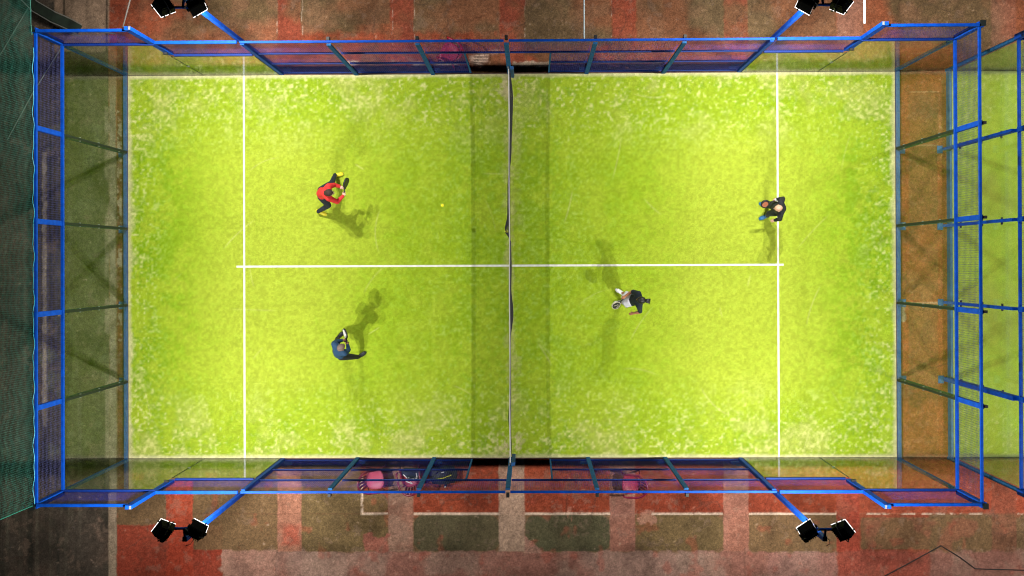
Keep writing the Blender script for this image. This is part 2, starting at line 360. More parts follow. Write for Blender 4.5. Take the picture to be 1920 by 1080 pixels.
# ------------------------------------------------------------------ court slab and turf
mb = MB(); mb.box(-10.02, 10.02, -5.03, 5.03, GZ - .2, -.006); mb.box(11.44, 24, -5.03, 5.03, GZ - .2, -.006)
tag(mb.build('court_slab', CONC), 'raised slab under the turf', kind='structure')
def turf_paint(cx, hl, dull):
    def f(X, Y):
        x = X - cx
        n1 = vnoise(X, Y, 1.5, 61, 4, .6); n2 = vnoise(X, Y, .34, 62, 4, .65); n3 = vnoise(X, Y, .09, 63, 2, .7)
        n4 = vnoise(X, Y, 3.4, 64, 3); n5 = vnoise(X, Y, .055, 67, 1); n6 = vnoise(X, Y, .8, 68, 4, .7)
        BASE = np.array((.305, .380, .034)); MID = (.222, .335, .014); GRN = (.140, .275, .006); SAND = (.50, .49, .20)
        C = np.zeros(X.shape + (3,)) + BASE
        ed_x = hl - np.abs(x); ed_y = 5 - np.abs(Y)
        # greener near the net and beside the walls, paler in bands around the service lines
        play = np.exp(-((np.abs(x) - 6.0)/2.2)**2) * sstep(ed_y, .6, 2.6)
        g = np.clip(1.0 - play * 1.15 + (n4 - .5) * .7, 0, 1)
        g = np.clip(g + .25*np.exp(-(x/3.5)**2), 0, 1); C = blend(C, g * (.55 + .4 * sstep(n1*.4 + n2*.35 + n6*.25, .38, .60)), MID)
        edge = np.clip(sstep(ed_x, 2.2, .4) + sstep(ed_y, 1.6, .4)*.7 + sstep(np.abs(x), 2.2, .9)*.6, 0, 1)
        spk = n3*.5 + n2*.3 + n5*.2
        C = blend(C, edge * sstep(n6*.4 + n3*.35 + n2*.25, .44, .58) * .80, GRN)
        C = blend(C, sstep(spk, .50, .64) * (.12 + .22*g), GRN)
        # sand rising through the pile, in fine speckles that thicken towards the walls
        pale = np.clip(sstep(ed_y, 2.6, .1)**1.3 * .95 + sstep(ed_x, 1.3, .05) * .75 + sstep(np.abs(x), 3.6, 1.2) * .16 + .03, 0, 1)
        s_ = sstep(n3*.50 + n5*.22 + n2*.28 + (n6-.5)*.34 + (n1-.5)*.2, .45, .74)
        C = blend(C, s_ * pale * .62, (.42, .43, .14))
        C = blend(C, sstep(n5*.6 + n3*.4, .60, .85) * pale * .55, SAND)
        C = blend(C, sstep(n6, .45, .70) * sstep(ed_y, 2.4, .3) * .45, (.39, .40, .11))
        # drift along the walls and under the net
        C = blend(C, (1 - sstep(ed_y, .015, .06 + .13 * n2)) * .8, (.52, .49, .27))
        C = blend(C, (1 - sstep(ed_x, .01, .04 + .22 * n2*n6*2)) * .75, (.46, .42, .23))
        C = blend(C, (1 - sstep(np.abs(x - .03), .02, .08 + .34*sstep(n2,.4,.7))) * (.3+.5*sstep(n3, .4, .6)) * (np.abs(x) < 1) * .6, (.42, .38, .16))
        nb = (1 - sstep(np.hypot(x, (ed_y-.35)), .1, .6)) * sstep(n3*.6+n2*.4, .42, .58)
        C = blend(C, nb * .75, (.44, .37, .20))
        # long brushed roll joints, scuffs of turning shoes
        for jy in (-3.02, -1.01, 1.0, 2.99): C = blend(C, np.exp(-((Y - jy - .004*np.sin(X*2))/.012)**2) * .22, (.18, .25, .02))
        rr = random.Random(5)
        for k in range(70):
            cx_ = rr.uniform(-9.5, 9.5); cy_ = rr.uniform(-4.6, 4.6); an = rr.uniform(0, math.pi); L_ = rr.uniform(.15, .7); ww = rr.uniform(.010, .022); bend = rr.uniform(-.4, .4)
            u = (x-cx_)*math.cos(an) + (Y-cy_)*math.sin(an); v = -(x-cx_)*math.sin(an) + (Y-cy_)*math.cos(an) - bend*u*u
            C = blend(C, np.exp(-(v/ww)**2) * (1 - sstep(np.abs(u), L_*.5, L_)) * rr.uniform(.12, .4), SAND if k % 2 else GRN)
        C *= (.76 + .16 * n3 + .34 * n5)[..., None]
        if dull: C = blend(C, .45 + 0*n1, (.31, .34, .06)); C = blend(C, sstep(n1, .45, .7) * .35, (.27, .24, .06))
        return C
    return f
TM = paint_mat('sand_dressed_turf', [(30, .15), (75, .38)], .5, 1.0, .0)
t1 = grid_sheet('artificial_turf', -10.0, 10.0, -5.0, 5.0, .025, 0, turf_paint(0, 10, 0), TM)
tag(t1, 'lit lime green artificial turf of the padel court with sand patches', kind='structure')
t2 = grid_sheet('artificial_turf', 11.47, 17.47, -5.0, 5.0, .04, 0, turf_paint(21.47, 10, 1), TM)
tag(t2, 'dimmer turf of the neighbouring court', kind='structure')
def strip(x0, x1, y0, y1, name='court_line', parent=t1):
    b = MB(); b.box(x0, x1, y0, y1, .001, .005); return b.build(name, LINEW, parent)
strip(-6.98, -6.93, -4.995, 4.995); strip(6.93, 6.98, -4.995, 4.995)
strip(-7.16, -6.98, -.026, .026); strip(-6.93, 6.93, -.026, .026); strip(6.98, 7.10, -.026, .026)

# ------------------------------------------------------------------ wire mesh
def wire_panel(name, parent, axis, fixed, a0, a1, z0, z1, cell=.05, r=.0023, mat_=None, holes=()):
    """welded mesh in a vertical plane; axis 'x' = runs along x at y=fixed"""
    b = MB(); loc = parent.location
    def P(a, z, off=0): return Vector((a, fixed + off, z)) - loc if axis == 'x' else Vector((fixed + off, a, z)) - loc
    n = int(round((a1 - a0) / cell))
    for i in range(1, n):
        a = a0 + (a1-a0) * i / n; b.tube([P(a, z0), P(a, z1)], r, 3, caps=False)
    m = int(round((z1 - z0) / cell))
    for j in range(1, m):
        z = z0 + (z1-z0) * j / m; b.tube([P(a0, z, .004), P(a1, z, .004)], r, 3, caps=False)
    o = b.build(name, mat_ or WIRE, parent); o['kind'] = 'stuff'; return o

# ------------------------------------------------------------------ end walls
CL = MB(); CL.box(-.02, .02, -.012, .012, -.03, .03); clamp_me = None
def clamp(parent, loc, size=(.03, .09, .04), m=None):
    b = MB(); b.box(-size[0]/2, size[0]/2, -size[1]/2, size[1]/2, -size[2]/2, size[2]/2)
    o = b.build('clamp', m or BLACK, parent); o.location = Vector(loc) - parent.location; return o
def end_wall(x, s, label, wide=(), lower=SEAL, clampy=False, stubs=True):
    """x: inner face of the glass, s: outward direction"""
    root = empty('end_wall', (x, 0, 0), label, 'glass wall')
    def B(name, m, y0, y1, z0, z1, d0, d1, bev=0):
        b = MB(); b.box(s*d0, s*d1, y0, y1, z0, z1); return b.build(name, m, root, bevel=bev)
    ys = [-5, -3, -1, 1, 3, 5]
    B('base_rail', BLUE2, -5.06, 5.06, GZ, .03, .016, .115 if x < 11 else .075, .006)
    for a, c in zip(ys, ys[1:]):
        g = B('glass_pane', GLASS, a + .006, c - .006, .04, 2.985, 0, .012)
    for y in ys[1:-1]:
        wd = .055 if y in wide else .034
        B('post', BLUE if lower is BLUE else DTEAL, y - wd, y + wd, GZ, 2.96, .030, .175, .004)
        B('joint_seal', lower, y - .029, y + .029, .04, 2.985, -.004, .029 if True else 0)
        for z in (.45, 1.45, 2.3):
            clamp(root, (x + s*(.02), y, z), (.035, .17 if clampy else .10, .03), BLACK if clampy else STEEL)
        B('post_foot', BLUE2, y - .11, y + .09, GZ, GZ + .014, .177, .32)
        B('upper_post', BLUE, y - .055, y + .055, 3.05, 4.0, .02, .10, .004)
        if stubs: B('post_cap', BLACK, y - .03, y + .03, 3.93, 4.03, .102, .17)
    for y in (-5, 5):
        sg = 1 if y > 0 else -1
        B('corner_post', TEAL, y + sg*.016, y + sg*.09, GZ, 3.0, .02, .10, .004)
        B('upper_post', BLUE, y + sg*.016, y + sg*.13, 3.0, 4.05, .0, .12, .004)
        B('post_cap', SEAL, y + sg*.03, y + sg*.15, 4.051, 4.085, .03, .14)
    B('middle_rail', BLUE, -5.01, 5.01, 2.99, 3.05, -.005, .055, .004)
    B('top_rail', BLUE, -5.01, 5.01, 4.0, 4.05, .0, .055, .004)
    for a, c in zip(ys, ys[1:]):
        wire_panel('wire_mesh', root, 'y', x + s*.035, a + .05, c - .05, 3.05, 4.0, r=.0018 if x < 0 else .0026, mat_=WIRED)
    return root
W1 = end_wall(-10.0, -1, 'west end glass wall under blue mesh frame, beside the dark green net', stubs=False)
W2 = end_wall(10.0, 1, 'east end glass wall under blue mesh frame, in front of the rust red gap')
W3 = end_wall(11.47, -1, 'end wall of the neighbouring court at the right picture edge', wide=(-3,), lower=BLUE, clampy=True, stubs=False)

# ------------------------------------------------------------------ side fences
def side_fence(y, s, cx, label, full=True, half=10):
    root = empty('side_fence', (cx, y, 0), label, 'fence')
    def B(name, m, x0, x1, z0, z1, d0, d1, bev=.004):
        b = MB(); b.box(x0 - cx, x1 - cx, s*d0, s*d1, z0, z1); return b.build(name, m, root, bevel=bev)
    for q in ((-1, 1) if full else (-1,)):
        X = lambda u: cx + q * (half - u)          # u: distance from the corner
        def BX(name, m, u0, u1, z0, z1, d0, d1, bev=.004): return B(name, m, X(u0), X(u1), z0, z1, d0, d1, bev)
        BX('glass_pane', GLASS, .02, 1.994, .02, 2.985, 0, .012, 0)
        BX('glass_pane', GLASS, 2.006, 3.985, .02, 1.985, 0, .012, 0)
        BX('glass_edge', SEAL, 1.994, 2.006, .02, 2.0, -.002, .014, 0)
        BX('glass_edge', SEAL, 3.985, 3.998, .02, 2.0, -.002, .014, 0)
        clamp(root, (X(2.0), y, 2.3), (.10, .05, .07)); clamp(root, (X(2.0), y + s*.02, 1.0), (.06, .05, .05), STEEL)
        BX('middle_rail', BLUE_SHADED, .0, 2.06, 2.99, 3.05, .0, .06)
        BX('top_rail', BLUE, .0, 2.0, 4.04, 4.10, .02, .08)
        BX('step_post', BLUE, 1.95, 2.09, 2.06, 4.20, .02, .10)
        b = BX('post_cap', STEEL, 2.045, 2.085, 4.201, 4.215, .025, .095, 0)
        BX('middle_rail', BLUE_SHADED, 2.09, 3.96, 1.99, 2.06, .0, .06)
        BX('top_rail', BLUE, 2.09, 3.94, 3.02, 3.08, .02, .09)
        wire_panel('wire_mesh', root, 'x', y + s*.045, min(X(.05), X(1.95)), max(X(.05), X(1.95)), 3.05, 4.04)
        wire_panel('wire_mesh', root, 'x', y + s*.045, min(X(2.09), X(3.94)), max(X(2.09), X(3.94)), 2.06, 3.02)
        BX('post', BLUE, 4.0, 4.09, GZ, 3.02, .005, .095)
        if not full: continue
        for u0, u1 in ((4.09, 5.95), (6.05, 7.95), (8.05, 8.96)):
            BX('lower_rail', BLUE_SHADED, u0, u1, 1.0, 1.045, .035, .08)
            BX('bottom_rail', BLUE_SHADED, u0, u1, .01, .055, .035, .08)
            wire_panel('wire_mesh', root, 'x', y + s*.055, min(X(u0), X(u1)), max(X(u0), X(u1)), .055, 1.99)
        for u0, u1 in ((4.09, 5.95), (6.05, 7.95), (8.05, 9.94)):
            BX('middle_rail', BLUE_SHADED, u0, u1, 1.99, 2.035, .035, .08)
            wire_panel('wire_mesh', root, 'x', y + s*.055, min(X(u0), X(u1)), max(X(u0), X(u1)), 2.035, 3.02)
        BX('top_rail', BLUE, 4.0, 9.945, 3.02, 3.07, .03, .08)
        BX('door_post', TEAL, 8.96, 9.0, GZ, 1.99, .03, .08)
        for u in (6.0, 8.0):
            BX('post', TEAL, u - .05, u + .05, GZ, 3.0, -.02, .029)
            BX('post_head', BLACK, u - .035, u + .035, 2.98, 3.09, .082, .16)
            BX('post_foot', BLUE2, u - .09, u + .20, GZ, GZ + .25, .082, .14)
            clamp(root, (X(u + .12), y + s*.16, GZ + .15), (.04, .04, .04), STEEL)
        BX('post_foot', BLUE2, 4.1, 4.30, GZ, GZ + .25, .082, .16)
        clamp(root, (X(4.22), y + s*.17, GZ + .2), (.05, .05, .05), STEEL)
    if full:
        B('post', TEAL, -.055, .055, GZ, 3.0, -.02, .029); B('post_head', BLACK, -.035, .035, 2.98, 3.09, .082, .17)
        B('net_post', BLUE2, .03, .12, -.004, .95, -.10, -.021)
        clamp(root, (-.02, y - s*.03, .88), (.03, .06, .05), STEEL)
    return root
FN = side_fence(5.0, 1, 0, 'long blue mesh side fence on the upper side, stepping up to glass at both ends')
FS = side_fence(-5.0, -1, 0, 'long blue mesh side fence on the lower side, with chairs and bags behind it')
side_fence(5.0, 1, 21.47, 'upper side fence end of the neighbouring court at the right edge', False)
side_fence(-5.0, -1, 21.47, 'lower side fence end of the neighbouring court at the right edge', False)

# ------------------------------------------------------------------ floodlight masts
def floodlight(root, c, az, tilt, power=1.0):
    """c centre of the head; az azimuth of the aim, tilt from straight down"""
    M = Matrix.Rotation(az, 4, 'Z') @ Matrix.Rotation(tilt, 4, 'X')      # aim = -Z tilted towards +Y then turned
    T = Matrix.Translation(Vector(c) - root.location)
    b = MB()
    z0, z1 = -.06, .10
    f = .155; t = .125
    vs = [(-f,-f,z0),(f,-f,z0),(f,f,z0),(-f,f,z0),(-t,-t,z1),(t,-t,z1),(t,t,z1),(-t,t,z1)]
    b.add(vs, [(0,3,2,1),(4,5,6,7),(0,1,5,4),(1,2,6,5),(2,3,7,6),(3,0,4,7)])
    for k in range(7): b.box(-t + .01 + k*.037, -t + .022 + k*.037, -t, t, z1 - .01, z1 + .035)
    b.tube([(-.13, -.05, .02), (-.13, -.05, .13)], .055, 10)
    b.box(-.19, -.15, -.02, .02, -.02, .04); b.box(.15, .19, -.02, .02, -.02, .04)
    h = b.build('floodlight', BLACKMET, root, bevel=.006); h.matrix_local = T @ M
    b = MB()                                            # bright diffusing rim and glass, a little wider than the housing
    b.box(-.158, .158, -.158, .158, -.072, -.062)
    b.build('lens', LENS, h, bevel=.005)
    b = MB(); b.tube([(-.18, 0, 0), (-.19, 0, .10), (0, 0, .16), (.19, 0, .10), (.18, 0, 0)], .012, 6)
    b.build('bracket', STEEL, h)
    b = MB(); b.box(-.012, .012, -.012, .012, -.02, .015); l0 = b.build('latch', BLACK, h)
    for k, (px_, py_) in enumerate(((-.09, -.168), (.09, .168), (-.168, .09), (.168, -.09))):
        l = l0 if k == 0 else l0.copy()
        if k: COL.objects.link(l); l.parent = h
        l.location = (px_, py_, -.065)
    ld = bpy.data.lights.new('floodlight_beam', 'SPOT'); ld.energy = LAMP_W * power; ld.spot_size = math.radians(168); ld.spot_blend = 1.0
    ld.shadow_soft_size = .06; ld.color = (1, .97, .92)
    lo = bpy.data.objects.new('floodlight_beam', ld); COL.objects.link(lo); lo.parent = h; lo.location = (0, 0, -.15)
def mast(x, y, lamps, label, top, power=1.0):
    root = empty('floodlight_mast', (x, y, 0), label, 'floodlight mast', 'floodlight masts at the court sides')
    sy = 1 if y > 0 else -1
    b = MB(); b.box(-.045, .045, -.045, .045, GZ, 5.98); b.build('pole', BLUE, root, bevel=.008)
    b = MB(); b.box(-.16, .16, -.11, .11, GZ, GZ + .015); b.build('foot_plate', BLUE2, root)
    ps = [at(lx, ly, 6.08) for lx, ly, _, _ in lamps]
    a, c = ps; yy = (a.y + c.y)/2
    b = MB(); b.tube([(-.0, 0, 5.94), (0, yy - y, 6.0), (a.x - x + .10, yy - y, 6.0)], .030, 8)
    b.tube([(0, yy - y, 6.0), (c.x - x - .10, yy - y, 6.0)], .030, 8); b.build('crossarm', BLUE, root, smooth=True)
    b = MB(); b.tube([(.05, .02*sy, 5.7), (.12, .05*sy, 5.85), (.10, .10*sy, 5.95), (.02, .12*sy, 5.99)], .007, 5); b.build('cable', BLACK, root)
    for p, (_, _, az, tilt) in zip(ps, lamps): floodlight(root, (p.x, yy, 6.08), math.radians(az), math.radians(tilt), power)
    return root
# azimuth 0 = towards +y; positive turns anticlockwise
mast(-6.045, 5.145, [(307, 13, 128, 34), (368, 10, -150, 25)], 'blue mast with two black floodlights at the upper left', 1)
mast(6.045, 5.145, [(1512, 7, 150, 25), (1577, 6, -128, 34)], 'blue mast with two black floodlights at the upper right', 1)
mast(-6.045, -5.145, [(307, 994, 52, 34), (370, 993, -28, 25)], 'blue mast with two black floodlights at the lower left', 0)
mast(6.045, -5.145, [(1515, 997, 33, 25), (1580, 993, -52, 34)], 'blue mast with two black floodlights at the lower right', 0)

# the neighbouring court's own masts stand just past the right picture edge; its post shadows in the gap show them lit
p_ = lambda X, Y: ((X - .7, Y), (X + .0, Y))
def mast_n(x, y, azs, label):
    global at
    keep = at; q = iter([Vector((x - .33, y, 6.08)), Vector((x + .33, y, 6.08))]); at = lambda *a: next(q)
    mast(x, y, [(0, 0, azs[0], 21), (0, 0, azs[1], 21)], label, 0, .6); at = keep
mast_n(15.515, 5.145, (145, -150), 'blue mast of the neighbouring court on its upper side')
mast_n(15.515, -5.145, (33, -33), 'blue mast of the neighbouring court on its lower side')

# ------------------------------------------------------------------ court net
netr = empty('court_net', (0, 0, 0), 'black net with white top tape across the middle of the court', 'net')
def bulge(y):
    pts = [(-5, 0), (-4.6, .02), (-3.9, -.05), (-3.3, 0), (-2.0, .0), (-1.2, .08), (-.6, .03), (0, .04), (.6, .03), (.9, -.13), (1.3, -.06), (2.0, -.05), (3.0, .05), (4.3, .09), (5, .03)]
    for (a, u), (c, v) in zip(pts, pts[1:]):
        if a <= y <= c:
            t = (y-a)/(c-a); t = t*t*(3-2*t); return u + (v-u)*t
    return 0
def ztop(y): return .88 + .04 * (abs(y)/5)**2
b = MB(); cell = .038
ny = int(9.84/cell)
for i in range(ny + 1):
    y = -4.92 + i*cell
    pts = [(bulge(y) * math.sin(math.pi * k/5) + .004*math.sin(y*9), y, .02 + (ztop(y) - .05) * k/5) for k in range(6)]
    b.tube(pts, .0058, 3, caps=False)
for j in range(22):
    k = j/22
    pts = []
    for i in range(83):
        y = -4.92 + i*.12
        pts.append((bulge(y) * math.sin(math.pi*k), y, .02 + (ztop(y)-.05)*k))
    b.tube(pts, .0058, 3, caps=False)
nm = b.build('netting', mat('black_twine', (.01, .01, .012), .8), netr); nm['kind'] = 'stuff'
b = MB()
for i in range(82):
    y = -4.92 + i*.12; y2 = y + .12
    vs = []
    for yy in (y, y2):
        z = ztop(yy); xo = .004*math.sin(yy*2.1)
        vs += [(xo-.010, yy, z-.055), (xo+.010, yy, z-.055), (xo+.013, yy, z), (xo-.013, yy, z)]
    b.add(vs, [(3,2,6,7),(0,3,7,4),(2,1,5,6),(1,0,4,5)])
b.build('top_tape', mat('white_tape', (.50, .49, .45), .7, 0, .1, 15), netr)
b = MB(); b.tube([(.0, -4.97, .9), (0, 4.97, .9)], .004, 5); b.build('headline_cable', STEEL, netr)

# ------------------------------------------------------------------ green screen net on the west side
root = empty('screen_net', (-10.13, 0, 4), 'dark green protective net rising behind the west end wall', 'net')
def netpt(u, v):
    """u 0..1 along y, v 0..1 upwards"""
    y0 = -5.06 + .22 * v; y1 = 8.6
    y = y0 + (y1-y0)*u
    z = 4.06 + 5.2*v
    zb = .34 * max(0, (y-5.0)/3) * (1-v)
    x = -10.085 - .10*math.sin(v*9 + y*.7)*v - .05*math.sin(y*2.3)*(v) + .012*math.sin(y*7)*(1-v)
    return Vector((x, y, z + zb)) - root.location
b = MB(); NU = int(13.6/.045); NV = int(5.2/.04)
for i in range(NU+1): b.tube([netpt(i/NU, k/12) for k in range(13)], .0016, 3, caps=False)
for j in range(NV+1): b.tube([netpt(k/60, j/NV) for k in range(61)], .0019, 3, caps=False)
nn = b.build('netting', mat('green_net_twine', (.004, .10, .066), .6), root); nn['kind'] = 'stuff'
b = MB()
b.tube([netpt(k/140, 0) + Vector((.03 + .012*math.sin(k*1.3), 0, .01)) for k in range(101)], .008, 5)
b.build('edge_rope', mat('cyan_rope', (.02, .30, .38), .5), root)
b = MB(); b.tube([netpt(k/60, 0) + Vector((.012, 0, .02)) for k in range(44, 61)], .009, 5); b.tube([netpt(0, k/20) for k in range(21)], .010, 5)
b.build('side_rope', mat('green_rope', (.015, .17, .12), .6), root)
b = MB()
for k in range(64):
    p = netpt(k/140*1.57/1.57, 0) if False else netpt((k*.157+.05)/13.66, 0)
    b.tube([p + Vector((-.01, 0, -.03)), p + Vector((.035, 0, .02)), p + Vector((.04, .01, -.03))], .004, 4)
b.build('lashing', SEAL, root)
for k, yy in enumerate((.02, .45, .75)): pass

# ------------------------------------------------------------------ pipes, cables, tarp beyond the north-west corner
def simple(name, pts, r, m, label, cat, n=6, smooth=True, group=None):
    b = MB(); o = Vector(pts[0]); b.tube([Vector(p) - o for p in pts], r, n)
    ob = b.build(name, m, None, smooth); ob.location = o; return tag(ob, label, cat, group)
p = at(1095.5, 79, 3.05); simple('brace_pipe', [(p.x, 5.085, 3.045), (p.x, 9.5, 3.045)], .016, mat('pale_pipe', (.42, .50, .55), .5), 'thin pale pipe running up from the upper fence near the net', 'pipe')
p = at(1623, 65, 4.05); simple('brace_pipe', [(p.x, 5.12, 4.0), (p.x, 9.5, 4.0)], .024, WHITE, 'white pipe running up from the stepped corner of the upper fence', 'pipe')
p = at(230.5, 64, 4.1); q = at(248, -12, 4.1)
simple('stay_cable', [(p.x, 5.09, 4.11), (q.x, q.y, 4.12), (q.x + .3, q.y + 2.5, 4.12)], .016, mat('grey_cable', (.05, .042, .036), .8), 'grey stay tied to the upper left fence rail', 'cable')
root = empty('folded_tarp', at(90, 30, .6), 'dark green folded tarpaulin lying outside the upper left corner', 'tarpaulin')
b = MB(); o = root.location
pa = [at(40, -14, .6), at(66, 12, .6), at(100, 32, .6), at(130, 45, .55), at(150, 56, .5)]
for i in range(len(pa)-1):
    b.bar(pa[i] - o, pa[i+1] - o, .24, .03, up=(0, 0, 1))
b.build('sheet', mat('dark_green_tarp', (.005, .012, .005), .8, 0, .4, 6, .3), root)
b = MB()
for off in (.13, -.13):
    b.tube([q - o + Vector((off*.4, off, .03)) for q in pa], .012, 5)
b.build('hem', mat('grey_hem', (.16, .16, .14), .8), root)
for k, ((x0, y0), (x1, y1), lab) in enumerate((((60, 21), (134, 61), 'thin grey pipe along the lower edge of the folded tarpaulin'), ((84, 44), (128, 59), 'short reddish grey pipe nearest the upper left fence corner'), ((140, 46), (201, 55), 'grey pipe crossing the pale concrete at the upper left'))):
    a = at(x0, y0, .3); c = at(x1, y1, .3)
    a.z = c.z = GZ + .02
    simple('loose_pipe', [a, c], .018, mat('dull_pipe', (.15, .13, .11), .8, 0, .3, 9), lab, 'pipe', group='loose pipes by the upper left corner')
a = at(115, 90, GZ); c = at(14, 262, GZ)
simple('ground_rope', [a + Vector((0,0,.012)), (a+c)/2 + Vector((-.05,.0,.012)), c + Vector((0,0,.012))], .014, mat('pale_rope', (.17, .18, .14), .8), 'pale rope lying on the asphalt behind the green net', 'rope')
a = at(52, 17, GZ); c = at(0, 104, GZ)
simple('ground_rope', [at(60, 20, GZ) + Vector((0,0,.012)), a + Vector((0,0,.012)), c + Vector((0,0,.012))], .014, MATS['pale_rope'], 'shorter bent rope at the very upper left behind the green net', 'rope')
pts = [at(*q, GZ) + Vector((0, 0, .012)) for q in ((1610, 1105), (1700, 1058), (1764, 1023), (1800, 1045), (1828, 1066), (1850, 1067), (1925, 1069))]
simple('ground_cable', pts, .014, mat('black_cable', (.012, .010, .010), .7), 'black cable lying in a bent line on red paint at the lower right', 'cable')

# ------------------------------------------------------------------ people
def mesh_from_skin(edges, pts, rad, levels=1):
    """closed tapered capsules along the edges, fused afterwards by the voxel union"""
    b = MB()
    for i, j in edges:
        p, q = Vector(pts[i]), Vector(pts[j]); L = (q-p).length
        if L < 1e-4: continue
        b.tube([p, p.lerp(q, .5), q], [rad[i], (rad[i]+rad[j])/2*1.0, rad[j]], 14)
    for p, r in zip(pts, rad): b.sphere(p, r, 14, 10)
    me = bpy.data.meshes.new('tmp'); me.from_pydata([tuple(v) for v in b.v], [], b.f); return me
def union(meshes, voxel, name):
    bm_ = bmesh.new()
    for m in meshes: bm_.from_mesh(m)
    me = bpy.data.meshes.new(name); bm_.to_mesh(me); bm_.free()
    ob = bpy.data.objects.new('tmp', me); COL.objects.link(ob)
    r = ob.modifiers.new('r', 'REMESH'); r.mode = 'VOXEL'; r.voxel_size = voxel
    s = ob.modifiers.new('s', 'SMOOTH'); s.factor = .5; s.iterations = 2
    dg = bpy.context.evaluated_depsgraph_get(); dg.update()
    res = bpy.data.meshes.new_from_object(ob.evaluated_get(dg)); bpy.data.objects.remove(ob)
    res.name = name; res.polygons.foreach_set('use_smooth', [True]*len(res.polygons)); return res
def mesh_of(mbld, M=None):
    me = bpy.data.meshes.new('t'); v = [M @ Vector(p) for p in mbld.v] if M else mbld.v
    me.from_pydata([tuple(p) for p in v], [], mbld.f); return me
def frame(fwd, up):
    f = Vector(fwd).normalized(); u = Vector(up); u = (u - f*u.dot(f)).normalized(); r = f.cross(u)
    return Matrix((( r.x, f.x, u.x, 0), (r.y, f.y, u.y, 0), (r.z, f.z, u.z, 0), (0, 0, 0, 1)))
def hand_chains(w, d, palm_n, curl, grip):
    """palm and five fingers: w wrist, d direction, palm_n normal of the palm"""
    d = d.normalized(); palm_n = (palm_n - d*palm_n.dot(d)).normalized(); side = d.cross(palm_n)
    out = []
    out.append(([w, w + d*.045, w + d*.085], [.024, (.036, .020), (.038, .017)]))
    for k, (off, L) in enumerate(((-.030, .070), (-.010, .078), (.010, .074), (.029, .060))):
        a = w + d*.075 + side*off; b_ = a + d*L*.45 + palm_n*L*.15*curl
        c = b_ + (d*math.cos(1.2*curl) + palm_n*math.sin(1.2*curl))*L*.35
        e = c + (d*math.cos(2.2*curl) + palm_n*math.sin(2.2*curl))*L*.28
        out.append(([a, b_, c, e], [.0095, .009, .0085, .007]))
    a = w + d*.025 - side*.022; b_ = a - side*.025 + d*.02 + palm_n*.01; c = b_ + d*.025 + palm_n*.02*curl
    out.append(([a, b_, c], [.012, .011, .009]))
    return out
def chain_mesh(ch):
    b = MB()
    for pts, rad in ch:
        r1 = [r if not isinstance(r, tuple) else r[0] for r in rad]; r2 = [r if not isinstance(r, tuple) else r[1] for r in rad]
        b.tube(pts, r1, 8, r2=r2); 
    return mesh_of(b)
